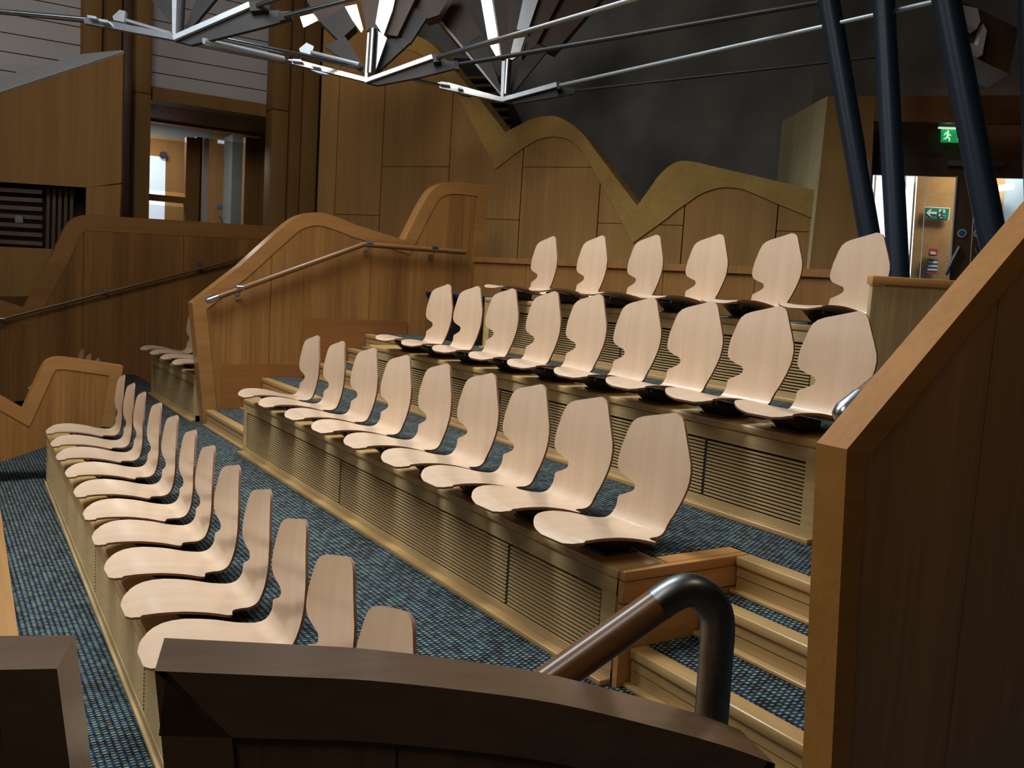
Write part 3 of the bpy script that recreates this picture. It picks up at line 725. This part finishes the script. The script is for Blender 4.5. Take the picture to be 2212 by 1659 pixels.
# balcony box
BD = 12.3
def ob(p, d=BD): return at(p, d)
BN = Vector((FW.x, FW.y, 0)).normalized(); B0 = at((100, 300), BD)
def obp(p): return onp(p, B0, BN)
e = empty('balcony_box', lz_(obp((250, 460)), 1.0)); tag(e, 'oak balcony box with a raking pale top and dark slatted window', 'balcony'); iv = -Vector(e.location)
pts = [obp(p)+iv for p in ((-120, 236), (266, 111), (254, 620), (-120, 620))]
wpts = [(-120, 390), (186, 406), (184, 532), (-120, 524)]
prism('front_upper', [obp(p)+iv for p in ((-120, 238), (266, 111), (262, 395), (186, 405), (-120, 385))], BN*.06, M['oak_left'], e)
prism('front_side', [obp(p)+iv for p in ((186, 405), (262, 398), (250, 640), (182, 640))], BN*.06, M['oak_left'], e)
prism('front_lower', [obp(p)+iv for p in ((-120, 527), (184, 541), (182, 640), (-120, 640))], BN*.06, M['oak_left'], e)
prism('top_cap', [obp((-120, 237))+iv, obp((267, 110))+iv, onp((262, 108), B0+BN*.7, BN)+iv, onp((180, 116), B0+BN*.7, BN)+iv, onp((-120, 199), B0+BN*.7, BN)+iv], (0, 0, -.04), M['white'], e)  # white colour stands in for light falling on the top
prism('window_back', [obp(p)+iv+BN*.5 for p in ((-130, 360), (215, 380), (215, 560), (-130, 560))], BN*.04, M['dark'], e)
for k in range(7):
    a, b = obp((-120, 400+k*19))+iv+BN*.25, obp((72, 411+k*19))+iv+BN*.25
    bar('slat', a, b, .05, .055, M['oak_dark'], e)
for k in range(5):
    x = 80+k*13
    bar('vertical_slat', obp((x, 402))+iv+BN*.3, obp((x-3, 545))+iv+BN*.3, .04, .04, M['oak_dark'], e, up=(0, 1, 0))
prism('notice_card', [obp(p)+iv+BN*.2 for p in ((15, 463), (32, 464), (32, 479), (15, 478))], BN*.01, M['greywall'], e)

# ------------------------------------------------------------------ exit lobby at the right
CD = 9.3
c0 = at((1788, 207), CD)
zt = c0.z
c1 = onz((1690, 262), zt)
lobw = empty('wall_exit', lz_(c0, UPZ)); tag(lobw, 'oak lined exit lobby at the right', None, None, 'structure'); iv = -Vector(lobw.location)
ln = (c1-c0); ln = Vector((ln.x, ln.y, 0)).normalized(); nn = Vector((-ln.y, ln.x, 0)); nn = nn if nn.dot(FW) > 0 else -nn
k1 = c0.lerp(lz_(c1, zt), .52)
prism('panel', [c0+iv, k1-ln*.0-ln*.005+iv, lz_(k1-ln*.005, UPZ)+iv, lz_(c0, UPZ)+iv], nn*.04, M['oak_lit'], lobw)
prism('panel', [k1+ln*.005+iv, lz_(c1, zt)+iv, lz_(c1, UPZ)+iv, lz_(k1+ln*.005, UPZ)+iv], nn*.04, M['oak_lit'], lobw)
r1 = onz((2330, 203), zt)
ed = Vector((r1.x-c0.x, r1.y-c0.y, 0)).normalized(); en = Vector((-ed.y, ed.x, 0)); en = en if en.dot(FW) > 0 else -en
def oe(p, off=0.0): return onp(p, c0+en*off, en)
def epoly(name, P, mat, par, off=0.0, th=.05): return prism(name, [oe(p, off)+iv for p in P], en*th, mat, par)
epoly('pier', [(1788, 207), (1890, 207), (1872, 640), (1742, 640)], M['oak_left'], lobw)
epoly('header', [(1891, 207), (2330, 205), (2330, 268), (1888, 262)], M['oak_skirt'], lobw, .0, .10)
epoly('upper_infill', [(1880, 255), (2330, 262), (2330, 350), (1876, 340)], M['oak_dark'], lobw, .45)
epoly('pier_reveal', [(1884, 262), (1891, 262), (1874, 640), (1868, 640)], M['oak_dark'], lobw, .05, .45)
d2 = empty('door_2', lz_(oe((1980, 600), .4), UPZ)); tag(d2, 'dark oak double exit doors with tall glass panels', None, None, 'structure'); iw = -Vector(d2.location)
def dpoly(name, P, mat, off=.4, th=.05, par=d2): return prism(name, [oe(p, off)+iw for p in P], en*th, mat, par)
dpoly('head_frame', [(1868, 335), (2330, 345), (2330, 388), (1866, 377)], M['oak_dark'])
dpoly('left_leaf_stile', [(2066, 380), (2108, 381), (2090, 640), (2046, 640)], M['oak_dark'])
dpoly('right_leaf_stile', [(2110, 381), (2152, 382), (2140, 640), (2092, 640)], M['oak_dark'])
dpoly('glass_pane', [(1870, 377), (2066, 380), (2046, 640), (1855, 640)], M['glass'], .42, .012)
dpoly('glass_pane', [(2152, 382), (2330, 386), (2330, 640), (2140, 640)], M['glass'], .42, .012)
dpoly('glass_bead', [(2066, 380), (2069, 380), (2049, 640), (2046, 640)], M['white'], .385, .012)
dpoly('door_closer', [(2047, 346), (2095, 347), (2095, 359), (2047, 358)], M['steel'], .33, .06)
dpoly('door_closer', [(2110, 347), (2168, 351), (2168, 361), (2110, 360)], M['steel'], .33, .06)
for (px, py) in ((2078, 504), (2113, 504)):
    c = oe((px, py), .39)+iw; 
    o = tube('push_disc', [c, c-en*.008], .043, M['white'], d2, 20); tube('disc_print', [c-en*.008, c-en*.011], .031, M['blue'], o, 20)
tube('pull_handle', [oe((2073, 533), .34)+iw, oe((2042, 594), .34)+iw], .022, M['steel'], d2, 10)
tube('pull_handle', [oe((2108, 535), .34)+iw, oe((2120, 575), .34)+iw], .022, M['steel'], d2, 10)
# corridor behind the doors
def cor(name, P, mat, off, label, cat, th=.05, kind=None):
    return tag(prism(name, [oe(p, off) for p in P], en*th, mat), label, cat, None, kind)
cor('corridor_window', [(1860, 372), (1985, 375), (1972, 640), (1850, 640)], M['daylight'], 1.8, 'bright white daylit window behind the exit doors', 'window')
for k, px in enumerate((1890, 1955, 1976)):
    cor('window_mullion', [(px, 372), (px+4, 372), (px-14, 640), (px-18, 640)], M['white'], 1.75, ['left slim mullion of the bright exit window', 'middle slim mullion of the bright exit window', 'right slim mullion of the bright exit window'][k], 'mullion', .03)
cw_ = empty('wall_corridor', oe((2000, 600), 1.6)); tag(cw_, 'oak corridor wall with the green sign, behind the exit doors', None, None, 'structure'); iq = -Vector(cw_.location)
prism('panel', [oe(p, 1.6)+iq for p in ((1983, 372), (2002, 372), (1983, 640), (1964, 640))], en*.04, M['oak_step'], cw_)
prism('panel', [oe(p, 1.6)+iq for p in ((2004, 372), (2072, 374), (2052, 640), (1985, 640))], en*.04, M['oak_step'], cw_)
cor('corridor_end_wall', [(2172, 380), (2400, 384), (2400, 700), (2140, 700)], M['bluewall'], 1.7, 'pale blue plaster wall seen through the right exit door', 'wall panel')
cor('corridor_side_wall', [(2140, 380), (2172, 381), (2150, 640), (2120, 640)], M['oak_plinth'], 1.65, 'pale oak lining seen at the left of the right exit door', 'wall panel')
tag(tube('corridor_lamp', [oe((2158, 407), 1.5), oe((2190, 402), 1.5)], .035, M['lamp'], None, 10), 'lit white lamp beyond the right exit door', 'lamp')
cor('corridor_back', [(1700, 150), (2500, 150), (2500, 760), (1700, 760)], M['greywall'], 2.2, 'end wall of the corridor behind the exit doors', None, .05, 'structure')
# green signs
s1 = empty('exit_sign', oe((1997, 473), 1.5)); tag(s1, 'green and white exit sign with arrow and running figure on corridor wall', 'sign'); iq2 = -Vector(s1.location)
def sp(name, P, mat, off, par=s1, iv_=None, th=.006): return prism(name, [oe(p, off)+(iv_ if iv_ is not None else iq2) for p in P], en*th, mat, par)
sp('sign_plate', [(1998, 446), (2053, 449), (2050, 476), (1996, 473)], M['white'], 1.55)
sp('sign_field', [(2000, 448), (2051, 451), (2048, 474), (1998, 471)], M['green'], 1.543)
sp('arrow', [(2001, 460), (2010, 451), (2013, 452), (2009, 457), (2024, 458), (2023, 463), (2008, 462), (2011, 468), (2008, 467)], M['white'], 1.536)
sp('door_shape', [(2028, 452), (2042, 453), (2039, 472), (2027, 471)], M['white'], 1.536)
def man(par, off, ivv, cx, cy, s, mat):
    q = lambda P: [(cx+x*s, cy+y*s) for x, y in P]
    c = [(math.cos(t*math.pi/5)*1.1, -6.2+math.sin(t*math.pi/5)*1.1) for t in range(10)]
    sp('figure_head', q(c), mat, off, par, ivv)
    sp('figure_body', q([(-1.6, -5), (1.4, -4.6), (1.2, -2.2), (4, -1.4), (3.8, -.4), (.8, -.9), (.3, .6), (2.6, 2.6), (2.2, 6.2), (1.0, 6.2), (1.1, 3.2), (-1.2, 1.6), (-2.6, 3.8), (-5.6, 3.4), (-5.5, 2.3), (-3.2, 2.4), (-1.7, -.4), (-1.4, -3.2), (-3.4, -2.8), (-4.6, -.6), (-5.4, -1.0), (-3.9, -4)]), mat, off, par, ivv)
man(s1, 1.529, iq2, 2036, 463, 1.45, M['green'])
s2 = empty('exit_sign', oe((2058, 305), .30)); tag(s2, 'lit green exit sign with running man hanging above the exit doors', 'sign'); iq3 = -Vector(s2.location)
sp('housing', [(2030, 249), (2120, 252), (2120, 277), (2028, 274)], M['greywall'], .25, s2, iq3, .12)
sp('lit_edge', [(2027, 274), (2100, 276), (2100, 280), (2027, 277)], M['lit_white'], .24, s2, iq3, .03)
sp('sign_field', [(2033, 278), (2100, 280), (2099, 309), (2032, 307)], M['lit_green'], .28, s2, iq3, .012)
man(s2, .272, iq3, 2048, 294, 1.75, M['lit_white'])
sp('arrow', [(2072, 281), (2076, 281), (2075, 300), (2079, 300), (2073, 307), (2068, 300), (2071, 300)], M['lit_white'], .272, s2, iq3)
cp_ = empty('call_point', oe((2016, 545), 1.5)); tag(cp_, 'red fire alarm call point on the corridor wall', 'alarm'); iq4 = -Vector(cp_.location)
sp('box', [(2008, 537), (2026, 538), (2024, 553), (2006, 552)], M['red'], 1.5, cp_, iq4, .06)
sp('window', [(2010, 543), (2022, 544), (2021, 550), (2009, 549)], M['white'], 1.49, cp_, iq4)
nb = empty('fire_notice', oe((2014, 577), 1.5)); tag(nb, 'blue and white printed fire action notice below the red call point', 'notice'); iq5 = -Vector(nb.location)
sp('sheet', [(2004, 559), (2027, 560), (2024, 592), (2001, 591)], M['blue'], 1.55, nb, iq5)
for k in range(3): sp('text_block', [(2005-.6*k, 564+8*k), (2026-.6*k, 565+8*k), (2025.6-.6*k, 569+8*k), (2004.6-.6*k, 568+8*k)], M['white'], 1.544, nb, iq5)
sp('red_foot', [(2002.5, 587), (2024.5, 588), (2024, 592), (2001.5, 591)], M['red'], 1.544, nb, iq5)

# leaning dark steel columns in front of the exit
def leaner(label, a, b, w, d):
    p, q = at(a, d), at(b, d); t = (q-p)/(q.z-p.z); r = w/2*d/F
    foot = p+t*(UPZ-p.z)
    e = empty('steel_column', foot); tag(e, label, 'column', 'leaning dark steel columns')
    iv_ = -Vector(foot)
    tube('shaft', [foot+iv_, q+t*2.0+iv_], r, M['column'], e, 28)
    tube('foot_ring', [Vector((0, 0, 0)), Vector((0, 0, .03))], r*1.5, M['column'], e, 28)
leaner('leftmost leaning blue-black steel column by the exit', (1880, 520), (1790, 0), 45, 7.6)
leaner('middle blue-black steel column, nearly upright, in front of the exit window', (1939, 560), (1909, 0), 46, 7.2)
leaner('third leaning blue-black steel column, before the exit doors', (2141, 500), (2044, 0), 58, 6.6)
leaner('blue-black steel column at the right edge of the view', (2240, 500), (2224, 0), 46, 6.6)

# ------------------------------------------------------------------ roof trusses: steel nodes, tie rods, timber struts
def tp(P, d, dz=0.0): return at(P, d)+FW*dz
def slab(name, P, d, th, mat, par, iv_, off=0.0): return prism(name, [at(p, d+off)+iv_ for p in P], FW*th, mat, par)
def truss(label, node, d):
    e = empty('roof_truss', at(node, d)); tag(e, label, 'truss', 'steel and timber roof trusses'); return e, -Vector(e.location)
def rod(name, a, b, da, db, r, par, iv_, mat='steel'): return tube(name, [at(a, da)+iv_, at(b, db)+iv_], r, M[mat], par, 12)
# truss A
e, iv = truss('roof truss with steel node at the upper left', (375, 85), 8.1)
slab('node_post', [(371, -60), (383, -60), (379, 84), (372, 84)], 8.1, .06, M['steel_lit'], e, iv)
tube('post_tube', [at((394, -60), 8.2)+iv, at((387, 74), 8.2)+iv], .040, M['steel_shade'], e, 14)
slab('shoe_plate', [(310, -20), (372, 53), (375, -20)], 8.12, .05, M['steel_shade'], e, iv)
slab('shoe_blade', [(398, 66), (412, 62), (480, -20), (430, -20)], 8.25, .05, M['steel_shade'], e, iv)
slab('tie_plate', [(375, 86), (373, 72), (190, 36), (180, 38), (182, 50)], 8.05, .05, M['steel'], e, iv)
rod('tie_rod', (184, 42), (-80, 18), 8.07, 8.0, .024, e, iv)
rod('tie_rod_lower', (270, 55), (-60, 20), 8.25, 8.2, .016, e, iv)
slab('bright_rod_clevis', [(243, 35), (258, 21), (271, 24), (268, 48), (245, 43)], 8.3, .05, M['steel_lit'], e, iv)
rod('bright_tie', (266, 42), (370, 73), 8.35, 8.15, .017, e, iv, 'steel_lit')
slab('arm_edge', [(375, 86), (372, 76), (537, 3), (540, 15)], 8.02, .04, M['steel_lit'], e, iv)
slab('arm_plate', [(375, 87), (540, 16), (548, 24), (604, 22), (612, 46), (545, 64), (412, 97)], 8.06, .05, M['steel_shade'], e, iv)
slab('arm_clevis', [(538, 3), (572, 2), (578, 20), (540, 24)], 8.0, .07, M['steel_shade'], e, iv)
slab('arm_clevis', [(600, 24), (628, 24), (630, 40), (604, 44)], 8.0, .07, M['steel_shade'], e, iv)
rod('arm_rod', (556, 12), (720, -40), 8.0, 7.4, .020, e, iv)
rod('arm_rod', (616, 34), (870, -30), 8.0, 7.2, .020, e, iv)
for k, (px, py) in enumerate(((197, 35), (222, 43))): slab('bolt_plate', [(px-10, py-3), (px+10, py), (px+13, py+6), (px-7, py+3)], 8.0, .05, M['steel_lit'], e, iv)
# ties between trusses
rod('tie_rod', (412, 93), (628, 136), 8.12, 8.95, .022, e, iv)
rod('tie_rod', (468, 81), (782, 147), 8.3, 9.45, .020, e, iv)
rod('bright_tie', (440, 88), (612, 127), 8.05, 8.8, .026, e, iv, 'steel_lit')
# truss B
e, iv = truss('roof truss with steel node in the upper centre', (790, 178), 9.4)
tube('post_tube', [at((806, 64), 9.4)+iv, at((800, 160), 9.4)+iv], .050, M['steel'], e, 18)
slab('node_post', [(794, 70), (799, 70), (793, 178), (787, 176)], 9.36, .05, M['steel_lit'], e, iv)
slab('tie_plate', [(788, 176), (787, 166), (640, 128), (622, 128), (624, 136)], 9.3, .05, M['steel'], e, iv)
slab('bolt_plate', [(632, 127), (650, 128), (654, 134), (630, 131)], 9.25, .06, M['steel_lit'], e, iv)
slab('bolt_plate', [(675, 139), (690, 141), (692, 146), (674, 143)], 9.25, .06, M['steel_lit'], e, iv)
slab('lower_plate', [(670, 150), (700, 156), (712, 162), (690, 158)], 9.25, .05, M['steel_lit'], e, iv)
slab('bright_rod_clevis', [(646, 105), (662, 92), (678, 100), (672, 118), (648, 112)], 9.5, .05, M['steel_lit'], e, iv)
rod('bright_tie', (672, 113), (776, 139), 9.5, 9.4, .020, e, iv, 'steel_lit')
slab('shoe_plate', [(700, 100), (745, 78), (790, 150), (788, 160)], 9.45, .04, M['steel_shade'], e, iv)
slab('timber_strut', [(690, 45), (745, 14), (768, 56), (732, 88)], 9.5, .16, M['steel_shade'], e, iv)
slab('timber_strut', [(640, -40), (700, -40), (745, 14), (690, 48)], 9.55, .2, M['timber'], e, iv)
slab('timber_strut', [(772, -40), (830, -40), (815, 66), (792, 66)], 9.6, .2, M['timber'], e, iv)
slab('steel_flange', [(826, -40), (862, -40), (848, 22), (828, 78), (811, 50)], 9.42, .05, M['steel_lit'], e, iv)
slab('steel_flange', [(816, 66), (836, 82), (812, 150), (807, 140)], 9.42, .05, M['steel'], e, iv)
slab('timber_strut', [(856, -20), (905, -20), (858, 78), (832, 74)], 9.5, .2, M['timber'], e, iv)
slab('shoe_blade', [(870, 82), (885, 92), (822, 150), (808, 158), (836, 84)], 9.55, .06, M['steel_shade'], e, iv)
slab('shoe_plate', [(890, 12), (922, 38), (886, 94), (864, 78)], 9.6, .06, M['steel_shade'], e, iv)
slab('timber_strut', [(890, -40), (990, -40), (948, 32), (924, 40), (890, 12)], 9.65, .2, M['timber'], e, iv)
slab('arm_edge', [(788, 178), (787, 170), (932, 117), (935, 126)], 9.3, .04, M['steel_lit'], e, iv)
slab('arm_plate', [(790, 178), (936, 127), (952, 130), (985, 133), (990, 146), (900, 168), (815, 184)], 9.34, .05, M['steel_shade'], e, iv)
slab('arm_clevis', [(934, 117), (950, 116), (952, 132), (936, 134)], 9.25, .08, M['steel_shade'], e, iv)
slab('arm_clevis', [(980, 131), (990, 132), (992, 150), (982, 148)], 9.25, .08, M['steel_shade'], e, iv)
rod('arm_rod', (946, 124), (1440, -22), 9.25, 7.6, .026, e, iv)
rod('arm_rod', (988, 140), (1800, 0), 9.3, 7.6, .022, e, iv, 'steel_shade')
rod('tie_rod', (880, 168), (948, 184), 9.4, 9.7, .020, e, iv)
# emissive panels imitating light reflected by steel plates on the struts
def glow_plate(label, P, d): 
    o = prism('glowing_plate', [at(p, d) for p in P], FW*.02, M['daylight']); tag(o, label, 'glowing plate')
glow_plate('glowing stand-in for a light-catching plate beside the centre truss', [(741, 15), (770, 9), (784, 62), (780, 69)], 9.75)
glow_plate('glowing stand-in for a light-catching plate left of the centre truss', [(648, 36), (676, 29), (687, 42), (655, 58)], 9.75)
glow_plate('long glowing stand-in for a light-catching plate left of the right truss', [(1034, -30), (1058, -30), (1076, 84), (1055, 90)], 10.2)
glow_plate('small glowing tip imitating caught light below the long plate', [(1059, 98), (1077, 94), (1081, 122), (1073, 123)], 10.2)
# truss C
e, iv = truss('roof truss with steel node before the concrete wall', (1085, 218), 9.9)
tube('post_tube', [at((1097, 130), 9.9)+iv, at((1092, 205), 9.9)+iv], .046, M['steel'], e, 18)
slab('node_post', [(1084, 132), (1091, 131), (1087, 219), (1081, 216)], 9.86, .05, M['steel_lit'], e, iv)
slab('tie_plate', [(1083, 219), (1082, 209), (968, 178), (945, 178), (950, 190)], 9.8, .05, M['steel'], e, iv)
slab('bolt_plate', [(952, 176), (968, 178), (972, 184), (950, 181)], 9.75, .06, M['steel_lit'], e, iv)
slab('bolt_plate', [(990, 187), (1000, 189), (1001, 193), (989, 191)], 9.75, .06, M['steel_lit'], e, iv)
slab('lower_plate', [(986, 198), (1000, 204), (1018, 208), (996, 204)], 9.75, .05, M['steel_shade'], e, iv)
slab('shoe_plate', [(1004, 100), (1042, 74), (1085, 200), (1080, 202)], 10.0, .05, M['steel_shade'], e, iv)
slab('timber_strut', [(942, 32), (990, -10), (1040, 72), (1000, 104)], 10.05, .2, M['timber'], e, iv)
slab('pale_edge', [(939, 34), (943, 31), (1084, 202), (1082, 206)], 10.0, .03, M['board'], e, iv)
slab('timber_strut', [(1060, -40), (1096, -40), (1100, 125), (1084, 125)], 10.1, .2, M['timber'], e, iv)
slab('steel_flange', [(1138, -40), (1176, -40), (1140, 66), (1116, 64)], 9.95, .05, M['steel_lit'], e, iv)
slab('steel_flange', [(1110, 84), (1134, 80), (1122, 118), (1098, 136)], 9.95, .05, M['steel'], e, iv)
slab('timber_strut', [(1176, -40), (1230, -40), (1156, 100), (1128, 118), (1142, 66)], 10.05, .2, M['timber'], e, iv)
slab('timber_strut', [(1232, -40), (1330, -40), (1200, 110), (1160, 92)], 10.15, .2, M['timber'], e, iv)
slab('shoe_blade', [(1122, 140), (1160, 94), (1186, 106), (1104, 205), (1098, 200)], 10.05, .06, M['steel_shade'], e, iv)
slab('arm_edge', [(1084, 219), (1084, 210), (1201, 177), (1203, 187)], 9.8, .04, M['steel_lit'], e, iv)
slab('arm_plate', [(1086, 219), (1204, 188), (1240, 190), (1242, 202), (1110, 224)], 9.85, .05, M['steel_shade'], e, iv)
slab('arm_clevis', [(1202, 177), (1212, 176), (1214, 190), (1204, 192)], 9.75, .08, M['steel_shade'], e, iv)
rod('arm_rod', (1210, 184), (2060, -6), 9.75, 6.9, .018, e, iv, 'steel_lit')
rod('arm_rod', (1242, 196), (1900, 122), 9.8, 8.3, .014, e, iv, 'steel_shade')
# angular pale fitting at the upper right
e = empty('ceiling_fitting', at((2090, 60), 7.4)); tag(e, 'angular pale plywood fitting hanging at the upper right', 'ceiling fitting'); iv = -Vector(e.location)
slab('body', [(2080, 5), (2116, 20), (2200, 62), (2180, 160), (2092, 118)], 7.5, .35, M['oak_dark'], e, iv)
slab('fin', [(2076, 10), (2112, 18), (2118, 46), (2110, 62), (2078, 48)], 7.4, .1, M['board'], e, iv)
slab('fin', [(2084, 88), (2112, 98), (2124, 50), (2132, 66), (2122, 118), (2088, 106)], 7.42, .1, M['board'], e, iv)

# ------------------------------------------------------------------ remaining shell of the chamber and added shade blockers
tag(box('ceiling', 3.2, 15, -4, 20.5, 6.9, 7.1, M['oak_dark']), 'dark timber roof over the upper rows', None, None, 'structure')
tag(box('ceiling', -.4, 4.2, -4, 1.0, 4.6, 4.75, M['oak_dark']), 'unseen dark soffit added to shade the near block', None, None, 'structure')  # out of view, added to keep light off the near barriers
tag(box('shade_wall', -3, 15, -2.2, -2.0, 0, 7.1, M['oak_dark']), 'unseen dark wall added behind the viewpoint for shade', None, None, 'structure')  # out of view, put here to block light around the camera
